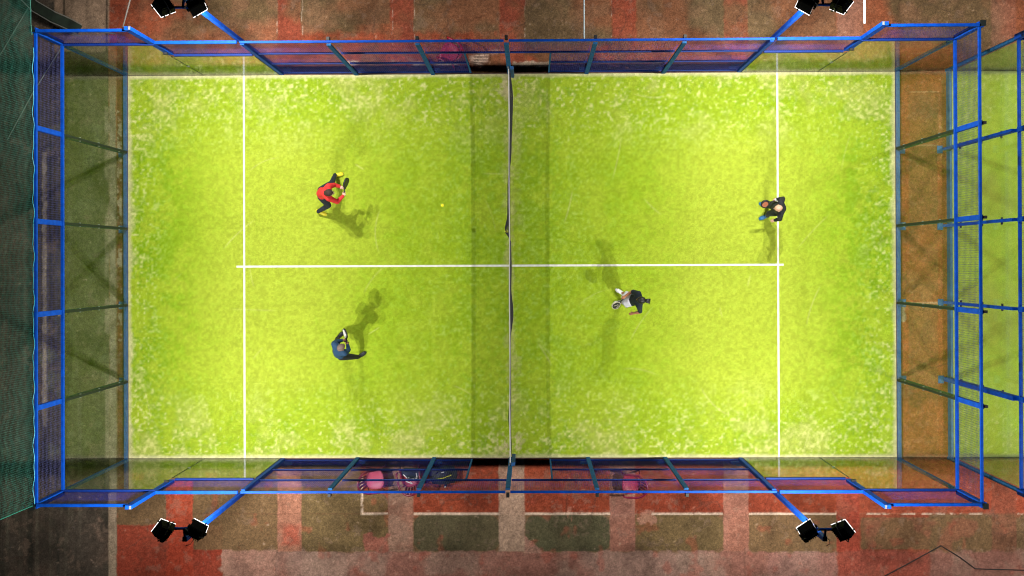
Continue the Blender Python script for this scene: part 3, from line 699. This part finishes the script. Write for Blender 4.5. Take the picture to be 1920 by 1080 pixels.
def person(label, J, C, face, hair='short', sleeves='long', legs='trousers', voxel=.008, extras=None, zs=1.0):
    """J: joints as (px, py, z) of the photograph. C: materials. face: direction the head looks (world xy, z)."""
    P = {k: at(v[0], v[1], v[2]*zs if v[2] > .3 else v[2]) for k, v in J.items()}
    base = Vector(((P['ank_l'].x + P['ank_r'].x)/2, (P['ank_l'].y + P['ank_r'].y)/2, 0))
    root = bpy.data.objects.new('person', None); COL.objects.link(root); root.location = base; tag(root, label, 'person')
    for k in P: P[k] = P[k] - base
    hip = (P['hip_l'] + P['hip_r'])/2; sh = (P['sh_l'] + P['sh_r'])/2; neck = P['neck']; head = P['head']
    waist = hip.lerp(sh, .35) ; chest = hip.lerp(sh, .75)
    # bow of the back away from the front
    fw = Vector(face).normalized(); back = Vector((-fw.x, -fw.y, .25)) * .035
    waist += back; chest += back * .8
    names = ['hip', 'waist', 'chest', 'neckb', 'headb', 'shl', 'ell', 'wrl', 'shr', 'elr', 'wrr', 'hpl', 'knl', 'anl', 'hpr', 'knr', 'anr', 'fal', 'far', 'cal', 'car', 'thl', 'thr']
    fore_l = P['el_l'].lerp(P['wr_l'], .3); fore_r = P['el_r'].lerp(P['wr_r'], .3)
    calf_l = P['kn_l'].lerp(P['ank_l'], .3); calf_r = P['kn_r'].lerp(P['ank_r'], .3)
    th_l = P['hip_l'].lerp(P['kn_l'], .35); th_r = P['hip_r'].lerp(P['kn_r'], .35)
    pts = [hip, waist, chest, sh.lerp(neck, .8), head - Vector((0,0,.05)), P['sh_l'], P['el_l'], P['wr_l'], P['sh_r'], P['el_r'], P['wr_r'], P['hip_l'], P['kn_l'], P['ank_l'], P['hip_r'], P['kn_r'], P['ank_r'], fore_l, fore_r, calf_l, calf_r, th_l, th_r]
    ed = [(0,1),(1,2),(2,3),(3,4),(2,5),(5,6),(6,17),(17,7),(2,8),(8,9),(9,18),(18,10),(0,11),(11,21),(21,12),(12,19),(19,13),(0,14),(14,22),(22,15),(15,20),(20,16),(5,8),(11,14)]
    rd = [.095, .105, .11, .055, .05, .062, .042, .027, .062, .042, .027, .085, .055, .038, .085, .055, .038, .042, .042, .057, .057, .082, .082]
    body = mesh_from_skin(ed, pts, rd, 1)
    # head with face: skull, jaw, nose, ears, brow
    b = MB(); b.sphere((0, -.005, .015), .098, 16, 12, sc3=(.80, 1.0, 1.08)); b.sphere((0, .030, -.055), .066, 12, 10, sc3=(.85, 1, 1))
    b.tube([(0, .085, .02), (0, .108, -.018), (0, .092, -.03)], [.008, .014, .010], 8)
    b.tube([(-.022, .082, -.062), (.022, .082, -.062)], .009, 6); b.tube([(-.035, .082, .028), (.035, .082, .028)], .010, 6)
    for q in (-1, 1): b.sphere((q*.082, -.005, -.005), .03, 8, 6, sc3=(.35, .7, 1))
    HM = Matrix.Translation(head) @ frame(face, (0, 0, 1))
    hd = mesh_of(b, HM)
    # hands
    hm = []
    for s_ in ('l', 'r'):
        d = (P['wr_'+s_] - P['el_'+s_]).normalized(); tgt = P.get('grip_'+s_)
        if tgt is not None: d = (tgt - P['wr_'+s_]).normalized()
        hm.append(chain_mesh(hand_chains(P['wr_'+s_] - d*.01, d, Vector((fw.x*.3, fw.y*.3, -1)), 1.0 if tgt is not None else .35, 0)))
    # feet
    ft = []
    for s_ in ('l', 'r'):
        a = P['ank_'+s_]; t = P['toe_'+s_]; dv = Vector((t.x-a.x, t.y-a.y, 0)).normalized()
        b = MB(); b.tube([a, a + dv*.03 - Vector((0,0,a.z-.05))], [.038, .042], 8); b.tube([Vector((a.x, a.y, .045)) - dv*.045, Vector((a.x, a.y, .045)) + dv*.08, Vector((a.x, a.y, .035)) + dv*.17], [.03, .038, .022], 8)
        ft.append(mesh_of(b))
    me = union([body, hd] + hm + ft, voxel, 'body'); me.materials.append(C['skin'])
    o = bpy.data.objects.new('body', me); COL.objects.link(o); o.parent = root
    # eyes
    for q in (-1, 1):
        b = MB(); b.sphere((q*.030, .088, .010), .010, 8, 6); e = mesh_of(b, HM); e.materials.append(BLACK); eo = bpy.data.objects.new('eye', e); COL.objects.link(eo); eo.parent = root
    def link(me_, name, m, lab=None):
        me_.materials.append(m); oo = bpy.data.objects.new(name, me_); COL.objects.link(oo); oo.parent = root
        if lab: oo['label'] = lab
        return oo
    # shirt: same frame, a little larger, ends at wrists or above the elbows
    k = 1.0 if sleeves == 'long' else .62
    def arm(s_):
        a, e_, w_ = P['sh_'+s_], P['el_'+s_], P['wr_'+s_]
        if sleeves == 'long': return [a, e_, e_.lerp(w_, .5), e_.lerp(w_, .94)], [.080, .058, .050, .042]
        return [a, a.lerp(e_, .5), a.lerp(e_, .85)], [.078, .062, .058]
    la, lr = arm('l'); ra, rr = arm('r'); n = len(la)
    hem = hip + (hip - waist).normalized() * .05
    p2 = [hem, hip.lerp(waist, .6), chest, sh.lerp(neck, .55)] + la + ra
    r2 = [.125, .128, .135, .085] + lr + rr
    p2 += [P['hip_l'].lerp(waist, .35), P['hip_r'].lerp(waist, .35)]; r2 += [.105, .105]
    e2 = [(4, 4+n), (4+2*n, 1), (5+2*n, 1), (4+2*n, 5+2*n)] + [(0,1), (1,2), (2,3), (2,4)] + [(4+i, 5+i) for i in range(n-1)] + [(2, 4+n)] + [(4+n+i, 5+n+i) for i in range(n-1)]
    link(union([mesh_from_skin(e2, p2, r2, 1)], voxel*1.2, 'shirt'), 'shirt', C['shirt'])
    if legs == 'trousers':
        p3 = [hip, P['hip_l'], th_l, P['kn_l'], calf_l, P['ank_l'] + Vector((0,0,.03)), P['hip_r'], th_r, P['kn_r'], calf_r, P['ank_r'] + Vector((0,0,.03))]
        r3 = [.105, .105, .098, .074, .068, .052, .105, .098, .074, .068, .052]
        link(union([mesh_from_skin([(0,1),(1,2),(2,3),(3,4),(4,5),(0,6),(6,7),(7,8),(8,9),(9,10)], p3, r3, 1)], voxel*1.2, 'trousers'), 'trousers', C['legs'])
    elif legs == 'skirt':
        b = MB(); ax = (hip - waist).normalized(); c0 = hip.lerp(waist, .5); rows = []
        sd = (P['hip_r'] - P['hip_l']).normalized(); fr = ax.cross(sd).normalized(); N = 28
        for i in range(7):
            t = i/6; r_ = .130 + .055*t
            for j in range(N):
                a = 2*math.pi*j/N; ww = 1 + .07*math.sin(a*7)*t
                b.v.append(tuple(c0 + ax*(.27*t) + sd*math.cos(a)*r_*1.12*ww + fr*math.sin(a)*r_*ww))
        b.f = [(i*N+j, i*N+(j+1) % N, (i+1)*N+(j+1) % N, (i+1)*N+j) for i in range(6) for j in range(N)]; b.m = [0]*len(b.f)
        so = b.build('skirt', C['legs'], root, True); s_ = so.modifiers.new('t', 'SOLIDIFY'); s_.thickness = .006
    # shoes
    for s_ in ('l', 'r'):
        a = P['ank_'+s_]; t = P['toe_'+s_]; dv = Vector((t.x-a.x, t.y-a.y, 0)).normalized(); g = Vector((a.x, a.y, 0)); sd = Vector((dv.y, -dv.x, 0))
        b = MB(); b.tube([g - dv*.085 + Vector((0,0,.05)), g - dv*.05 + Vector((0,0,.055)), g + dv*.06 + Vector((0,0,.052)), g + dv*.15 + Vector((0,0,.042)), g + dv*.205 + Vector((0,0,.034))], [.026, .042, .050, .054, .026], 12, r2=[.030, .05, .045, .034, .022])
        b.tube([g + Vector((0,0,.06)), Vector((a.x, a.y, .105))], [.046, .046], 10)
        sm = b.build('shoe', C['shoe'], root, True)
        b = MB(); b.tube([g - dv*.09 + Vector((0,0,.012)), g + dv*.05 + Vector((0,0,.012)), g + dv*.15 + Vector((0,0,.012)), g + dv*.21 + Vector((0,0,.014))], [.034, .046, .053, .026], 10, r2=.013); b.build('sole', C.get('sole', WHITE), sm, True)
        b = MB(); b.box(-.022, .022, .02, .085, .0, .006)
        lo = b.build('laces', C.get('lace', BLACK), sm); lo.matrix_local = Matrix.Translation(g + Vector((0,0,.093))) @ frame(dv + Vector((0,0,-.18)), (0,0,1))
    # hair
    b = MB()
    if hair in ('short', 'bun', 'pony'):
        th = .108 if hair == 'short' else .114
        b.sphere((0, -.014, .024), th, 18, 12, sc3=(.82, 1.0, 1.06))
        hme = mesh_of(b, HM)
        bm_ = bmesh.new(); bm_.from_mesh(hme); Hi = HM.inverted()
        dl = [v for v in bm_.verts if (lambda q: (q.y > .040 and q.z < .078) or q.z < -.055)(Hi @ v.co)]
        bmesh.ops.delete(bm_, geom=dl, context='VERTS')
        rr_ = random.Random(3)
        for v in bm_.verts: v.co += Vector((rr_.uniform(-1,1), rr_.uniform(-1,1), rr_.uniform(-1,1)))*.004
        bm_.to_mesh(hme); bm_.free(); hme.polygons.foreach_set('use_smooth', [True]*len(hme.polygons))
        ho = link(hme, 'hair', C['hair']); so = ho.modifiers.new('t', 'SOLIDIFY'); so.thickness = .006
        if hair in ('bun', 'pony'):
            b = MB(); L = .08 if hair == 'pony' else .14
            for q in range(9):
                dx = rr_.uniform(-.03, .03); dz = rr_.uniform(-.03, .03)
                if hair == 'pony': b.tube([(dx*.3, -.09, .05), (dx, -.16, .055+dz*.4), (dx*1.6, -.16 - L*.6, .03+dz), (dx*2.0, -.15 - L, -.02+dz)], [.022, .026, .018, .004], 6)
                else: b.tube([(dx*.3, -.09, .0), (dx, -.13, -.03+dz*.4), (dx*1.6, -.13, -.09+dz), (dx*2.0, -.11, -.13+dz)], [.022, .024, .018, .004], 6)
            t_ = mesh_of(b, HM); t_.polygons.foreach_set('use_smooth', [True]*len(t_.polygons)); link(t_, 'ponytail', C['hair'])
    if extras: extras(root, P, HM, link)
    return root, P, base
def rough_mat(n, c, r=.8): return mat(n, c, r, 0, .22, 60, .15)
SK1 = rough_mat('skin_fair', (.62, .38, .28), .55); SK2 = rough_mat('skin_tan', (.42, .23, .15), .55); SK3 = rough_mat('skin_warm', (.40, .17, .08), .55)
SK4 = rough_mat('skin_pale', (.56, .33, .22), .6)
NAVY = rough_mat('navy_cloth', (.010, .014, .028)); BLK = rough_mat('black_cloth', (.008, .010, .014))
# player in red
R1, P1, B1 = person('crouching player in red long sleeved shirt and dark trousers with yellow shoes', dict(
    hip_l=(603, 357, .84), hip_r=(603, 369, .84), sh_l=(616, 349.5, 1.27), sh_r=(616, 371.5, 1.27), neck=(618, 361, 1.36), head=(618.5, 361.5, 1.42),
    el_l=(627, 346.8, 1.10), wr_l=(637, 349.5, 1.04), el_r=(632.5, 378.5, 1.07), wr_r=(643.5, 367, 1.05), grip_r=(645, 361, 1.06), grip_l=(645, 353, 1.06),
    kn_l=(622, 343.5, .50), ank_l=(628.5, 328.5, .10), toe_l=(650, 324, 0), kn_r=(616, 385, .50), ank_r=(597.5, 396.5, .10), toe_r=(620, 406, 0)),
    dict(skin=SK1, shirt=rough_mat('red_jersey', (.62, .025, .022)), legs=NAVY, shoe=rough_mat('yellow_shoe', (.72, .62, .02), .5), sole=mat('yellow_sole', (.70, .66, .12), .6), lace=rough_mat('orange_lace', (.75, .12, .01)), hair=rough_mat('dark_brown_hair', (.035, .016, .010))),
    (1, -.02, -.12), 'bun', zs=.95)
# player in blue
R2, P2, B2 = person('bending grey haired player in blue jacket and black trousers', dict(
    hip_l=(631, 658, .86), hip_r=(640, 668, .86), sh_l=(627, 645, 1.32), sh_r=(646, 662, 1.32), neck=(637, 653, 1.42), head=(640, 651, 1.50),
    el_l=(629.5, 641, 1.10), wr_l=(642, 638, 1.12), el_r=(653.5, 656, 1.10), wr_r=(651.8, 646.5, 1.12), grip_l=(647, 637, 1.14), grip_r=(649.5, 641, 1.13),
    kn_l=(632, 641, .50), ank_l=(632.5, 634.5, .10), toe_l=(641, 626, 0), kn_r=(660, 669, .47), ank_r=(672.5, 669, .10), toe_r=(687, 659.5, 0)),
    dict(skin=SK2, shirt=rough_mat('blue_jacket', (.007, .045, .105)), legs=BLK, shoe=rough_mat('black_shoe', (.014, .016, .022), .5), sole=mat('dark_sole', (.03, .03, .035), .6), hair=rough_mat('grey_hair', (.16, .11, .09))),
    (.72, .60, -.45), 'short')
# player with ponytail
def cap_trim(root, P, HM, link):
    pass
R3, P3, B3 = person('player with black ponytail in black top and white skirt near the net shadow', dict(
    hip_l=(1184, 556, .92), hip_r=(1184, 568, .92), sh_l=(1197, 551, 1.38), sh_r=(1199, 575, 1.38), neck=(1200, 562.5, 1.48), head=(1201.5, 562.5, 1.58),
    el_l=(1185.5, 546.5, 1.14), wr_l=(1172, 555.5, 1.04), el_r=(1200.5, 585, 1.12), wr_r=(1188, 587.5, 1.02), grip_l=(1168, 559.5, 1.03),
    kn_l=(1177, 552, .50), ank_l=(1168, 550, .10), toe_l=(1154, 542.5, 0), kn_r=(1172, 568.5, .52), ank_r=(1165.5, 566.5, .10), toe_r=(1150, 569, 0)),
    dict(skin=SK3, shirt=rough_mat('black_top', (.008, .016, .024)), legs=rough_mat('white_skirt', (.70, .70, .76)), shoe=rough_mat('white_shoe', (.80, .80, .80), .5), hair=rough_mat('black_hair', (.010, .009, .009), .5)),
    (-1, .12, -.25), 'pony', sleeves='short', legs='skirt', zs=.92)
# bald player
R4, P4, B4 = person('bald player dressed in black standing on the right service line', dict(
    hip_l=(1456, 397.5, .92), hip_r=(1456, 385.5, .92), sh_l=(1463, 402, 1.42), sh_r=(1464, 379.5, 1.42), neck=(1462.5, 391, 1.53), head=(1459.5, 390.5, 1.64),
    el_r=(1468, 372.5, 1.20), wr_r=(1457, 373.5, 1.08), el_l=(1462.5, 410.5, 1.17), wr_l=(1453, 413, 1.06), grip_r=(1451, 376.8, 1.05),
    kn_l=(1442, 400.5, .50), ank_l=(1438.5, 404.5, .10), toe_l=(1424, 410.5, 0), kn_r=(1441, 385.5, .50), ank_r=(1439.5, 384.5, .10), toe_r=(1425, 382, 0)),
    dict(skin=SK4, shirt=BLK, legs=NAVY, shoe=rough_mat('blue_shoe', (.01, .12, .28), .5), sole=mat('blue_sole', (.02, .20, .40), .6), hair=BLK),
    (-1, -.08, -.30), 'bald', zs=.93)
b = MB(); w_ = P4['wr_r'] + B4; d_ = (at(1451, 376.8, .98) - w_).normalized()
b.tube([P4['wr_r'] - d_*.005, P4['wr_r'] + d_*.055], [.036, .036], 10); b.build('wristband', WHITE, R4, True)

# ------------------------------------------------------------------ rackets
def racket(butt, tip, nrm, label, facecol, framecol, mark=None, holes=True, rim=.016):
    d = (tip - butt); L = d.length; d.normalize(); k = L/.455
    n = nrm - d*nrm.dot(d); n.normalize(); s = d.cross(n)
    root = bpy.data.objects.new('padel_racket', None); COL.objects.link(root); tag(root, label, 'padel racket', 'padel rackets in play')
    root.matrix_world = Matrix(((s.x, d.x, n.x, butt.x), (s.y, d.y, n.y, butt.y), (s.z, d.z, n.z, butt.z), (0, 0, 0, 1)))
    def outline(sh):
        pts = []
        for i in range(40):
            t = 2*math.pi*i/40
            r = 1 - .10*max(0, -math.sin(t))
            pts.append(((.128-sh)*math.cos(t)*r, .315*k + (.142*k - sh)*math.sin(t)))
        return pts
    def prism(o, z0, z1, b):
        N = len(o); b.add([(x, y, z0) for x, y in o] + [(x, y, z1) for x, y in o], [tuple(range(N))[::-1], tuple(range(N, 2*N))] + [(i, (i+1) % N, N+(i+1) % N, N+i) for i in range(N)])
    b = MB(); prism(outline(.012), -.019, .019, b); b.build('face', facecol, root, bevel=.003)
    b = MB(); o0 = outline(.0); o1 = outline(rim); N = 40
    vs = [(x, y, -.017) for x, y in o0] + [(x, y, .017) for x, y in o0] + [(x, y, .0215) for x, y in o1] + [(x, y, -.0215) for x, y in o1]
    fs = []
    for i in range(N):
        j = (i+1) % N; fs += [(i, j, N+j, N+i), (N+i, N+j, 2*N+j, 2*N+i), (2*N+i, 2*N+j, 3*N+j, 3*N+i), (3*N+i, 3*N+j, j, i)]
    b.add(vs, fs); b.build('frame', framecol, root, True)
    b = MB(); b.tube([(0, 0, 0), (0, .012, 0), (0, .125*k, 0)], [.019, .016, .016], 10); b.tube([(0, .12*k, 0), (.06, .20*k, 0)], [.014, .014], 6); b.tube([(0, .12*k, 0), (-.06, .20*k, 0)], [.014, .014], 6)
    b.build('grip', BLACK, root, True)
    if holes:
        b = MB()
        for i in range(-3, 4):
            for j in range(-3, 4):
                x, y = i*.026, .32*k + j*.026
                if (x/.10)**2 + ((y-.315*k)/.105)**2 < 1:
                    for z in (-.0195, .0192): b.tube([(x, y, z), (x, y, z+.0006)], .005, 6)
        h = b.build('drilled_hole', BLACK, root); h['kind'] = 'stuff'
    if mark:
        b = MB()
        for q in mark:
            b.tube([Vector((x, .315*k + y, .0225)) for x, y in q[0]], q[1], 4, r2=.001, up=(0, 0, 1))
        b.build('marking', q[2], root)
    return root
LGREY = mat('racket_white', (.75, .74, .76), .4)
racket(at(644.5, 363.5, 1.0), at(650.5, 333.5, 1.14), Vector((1, .1, .30)), 'dark padel racket held by the player in red', mat('racket_carbon', (.02, .022, .025), .35, 0, .4, 40), BLACK)
racket(at(650.5, 644, 1.12), at(646, 617, 1.32), Vector((-.85, 0, .6)), 'white and black padel racket held by the player in blue', LGREY, BLACK)
racket(at(1169.5, 560.5, .95), at(1148.5, 577.5, .90), Vector((.35, -.75, .75)), 'black padel racket with a pale swirl held beside the white skirt', BLACK, mat('racket_cream', (.60, .58, .42), .5), mark=[([(-.07, .05), (-.06, -.02), (0, -.05), (.02, .0), (.06, .05)], .009, mat('racket_cream', (.6, .58, .42)))], holes=False, rim=.007)
racket(at(1452.5, 376.5, .98), at(1426.5, 385, .94), Vector((-.1, -.75, .62)), 'black rimmed padel racket with orange face held by the bald player', mat('racket_orange', (.50, .16, .08), .5), BLACK, rim=.034)

# ------------------------------------------------------------------ balls
def ball(p, label):
    r = .042; b = MB(); b.sphere((0,0,0), r, 16, 12); o = b.build('padel_ball', mat('ball_felt', (.92, .86, .0), .95, 0, .15, 200, .3), None, True); o.location = p
    tag(o, label, 'ball'); b = MB()
    pts = []
    for i in range(41):
        t = 2*math.pi*i/40; v = Vector((math.cos(t) + .35*math.cos(3*t), math.sin(t) - .35*math.sin(3*t), .95*math.sin(2*t))).normalized()*(r+.0004); pts.append(v)
    b.tube(pts, .0016, 4); b.build('seam', WHITE, o); return o
ball(at(829.5, 385, .9), 'yellow ball in flight above the turf left of the net')
ball(Vector((-.085, at(950, 433.5, .5).y, .50)), 'yellow ball caught in the black net')

# ------------------------------------------------------------------ plastic chairs, bags, bottle
def chair(px, py, rz, m, m2, label, tilt=0):
    p = at(px, py, GZ); root = empty('plastic_armchair', (p.x, p.y, GZ), label, 'chair', 'pink plastic armchairs along the court', math.radians(rz))
    # front = +y
    b = MB(); N = 24; rows = []
    def outl(sc_, z, dip):
        o = []
        for i in range(N):
            t = 2*math.pi*i/N; x = .245*sc_*math.copysign(abs(math.cos(t))**.75, math.cos(t)); y = .235*sc_*math.copysign(abs(math.sin(t))**.75, math.sin(t))
            x *= 1 + .12*y/.235
            o.append((x, y, z - dip))
        return o
    rings = [outl(.25, .435, .028), outl(.6, .435, .022), outl(.9, .435, .004), outl(1.0, .435, .006), outl(1.02, .435, .035), outl(.97, .435, .042), outl(.5, .435, .05)]
    vs = [v for r_ in rings for v in r_]; fs = [(i*N+j, i*N+(j+1) % N, (i+1)*N+(j+1) % N, (i+1)*N+j) for i in range(len(rings)-1) for j in range(N)]
    fs += [tuple(range(N))[::-1], tuple((len(rings)-1)*N+j for j in range(N))]
    b.add(vs, fs); b.build('seat', m, root, True)
    for sx in (-1, 1):
        for sy in (-1, 1):
            b = MB(); b.tube([(sx*.22, sy*.19, .42), (sx*.25, sy*.23 if sy > 0 else -.24, .2), (sx*.265, sy*.25, 0)], [.026, .022, .018], 8, r2=[.018, .014, .012]); b.build('leg', m2, root, True)
    pts = []; 
    for i in range(25):
        t = math.pi + math.pi*i/24
        x = .285*math.cos(t); y = -.06 + .30*math.sin(t); z = .64 + .16*max(0, -math.sin(t))**1.5
        pts.append((x, y, z))
    pts = [(-.27, .20, .44), (-.285, .20, .60), (-.288, .12, .635)] + pts + [(.288, .12, .635), (.285, .20, .60), (.27, .20, .44)]
    b = MB(); b.tube(pts, .026, 8, r2=.013, up=(0, 0, 1)); b.build('arm_rail', m2, root, True)
    # back panel in vertical slats between the seat and the rail
    for i in range(5):
        t = math.pi*1.5 + (i-2)*.30
        x0, y0 = .225*math.cos(t), -.02 + .235*math.sin(t); x1, y1 = .283*math.cos(t), -.06 + .298*math.sin(t); z1 = .64 + .16*max(0, -math.sin(t))**1.5
        b = MB(); b.tube([(x0, y0, .42), ((x0+x1)/2, (y0+y1)/2 - .012, .6), (x1, y1, z1)], .028, 6, r2=.007, up=(math.cos(t), math.sin(t), 0)); b.build('back_slat', m2, root, True)
    return root
PINKP = mat('pink_plastic', (.50, .07, .14), .4, 0, .12, 8); REDP = mat('dark_red_plastic', (.17, .005, .03), .4, 0, .15, 8)
CRIM = mat('crimson_plastic', (.32, .018, .05), .4, 0, .12, 8)
chair(846, 106, 62, CRIM, mat('deep_red_plastic', (.30, .008, .02), .4), 'crimson plastic armchair behind the upper fence left of the net')
chair(708, 892, 80-180+10, PINKP, REDP, 'pink plastic armchair behind the lower fence, leftmost of the three there')
bpy.data.objects['plastic_armchair.001'].rotation_euler.z = math.radians(-82)
chair(773, 888, 12, CRIM, REDP, 'dark pink plastic armchair carrying a black racket bag')
chair(1180, 900, 88, CRIM, REDP, 'red plastic armchair behind the lower fence right of the net')
YEL = mat('yellow_trim', (.75, .72, .03), .5)
# racket bag on the chair
p = at(773, 888, .3); root = empty('racket_bag', (p.x, p.y, GZ + .47), 'black racket bag with white lettering lying on the dark pink chair', 'bag')
b = MB(); b.tube([(-.26, .10, .07), (-.20, .08, .09), (0, .02, .11), (.17, .02, .10), (.22, .02, .08)], [.03, .10, .17, .16, .10], 14, r2=[.03, .07, .10, .09, .05], up=(0, 0, 1)); b.build('bag_body', mat('bag_fabric', (.02, .035, .045), .7, 0, .4, 12, .4), root, True)
b = MB()
tz = .215
xs = -.07
for kind in (0, 1, 2, 0, 3, 1):      # blurred block letters as they read in the photograph
    for seg in ({0: ((0,0,0,.05),(0,.05,.028,.05),(0,0,.028,0)), 1: ((0,0,0,.05),(0,.05,.028,.05),(0,.025,.022,.025),(0,0,.028,0)), 2: ((0,0,0,.05),(0,.05,.026,.05),(.026,.05,.026,.025),(.0,.025,.026,.025),(.01,.025,.028,0)), 3: ((0,0,0,.05),(0,.05,.014,.02),(.014,.02,.028,.05),(.028,.05,.028,0))}[kind]):
        b.bar((xs+seg[0], -.10+seg[1], tz-.03), (xs+seg[2], -.10+seg[3], tz-.03), .009, .004)
    xs += .042
b.bar((-.20, .03, .19), (-.10, -.06, .20), .022, .005); b.bar((-.13, -.14, .20), (.02, -.22, .14), .022, .005); b.bar((-.02, -.15, .20), (.03, -.22, .15), .02, .005); b.bar((.13, .07, .20), (.15, -.03, .20), .026, .005)
b.build('white_print', LGREY, root)
b = MB(); b.tube([(.12, .15, .10), (.17, .27, .14), (.22, .25, .14), (.21, .12, .10)], .012, 6); b.build('strap', BLACK, root, True)
# black bag on the ground
p = at(833, 888, GZ); root = empty('sports_bag', (p.x, p.y, GZ), 'black sports bag with a dashed yellow stripe on the ground by the lower fence', 'bag')
b = MB(); b.tube([(-.36, -.03, .12), (-.30, -.02, .14), (0, 0, .16), (.28, .02, .14), (.34, .02, .12)], [.08, .22, .25, .22, .08], 16, r2=[.06, .13, .16, .13, .06], up=(0, 0, 1)); b.build('bag_body', mat('bag_fabric_dark', (.012, .016, .02), .7, 0, .4, 12, .4), root, True)
b = MB()
for i in range(9):
    x = -.18 + i*.045; y = -.07 + .10*((i/8)**1.5); b.bar((x, y, .325 - abs(x)*.12), (x+.034, y+.008, .325 - abs(x+.03)*.12), .016, .006)
b.build('yellow_trim', YEL, root)
b = MB(); b.bar((-.04, .10, .305), (.03, .12, .298), .022, .006); b.build('white_label', LGREY, root)
b = MB(); b.tube([(-.2, .05, .28), (-.12, .16, .36), (.10, .17, .36), (.2, .06, .28)], .014, 6); b.build('carry_handle', BLACK, root, True)
p = at(836, 909, GZ); root = empty('water_bottle', (p.x, p.y, GZ), 'small blue water bottle standing below the black sports bag', 'bottle')
b = MB(); b.tube([(0,0,0), (0,0,.01), (0,0,.15), (0,0,.18), (0,0,.19)], [.030, .034, .034, .022, .015], 12); b.build('bottle_body', mat('bottle_blue', (.01, .05, .18), .25), root, True)
b = MB(); b.tube([(0,0,.19), (0,0,.215)], [.017, .017], 10); b.build('bottle_cap', WHITE, root, True)
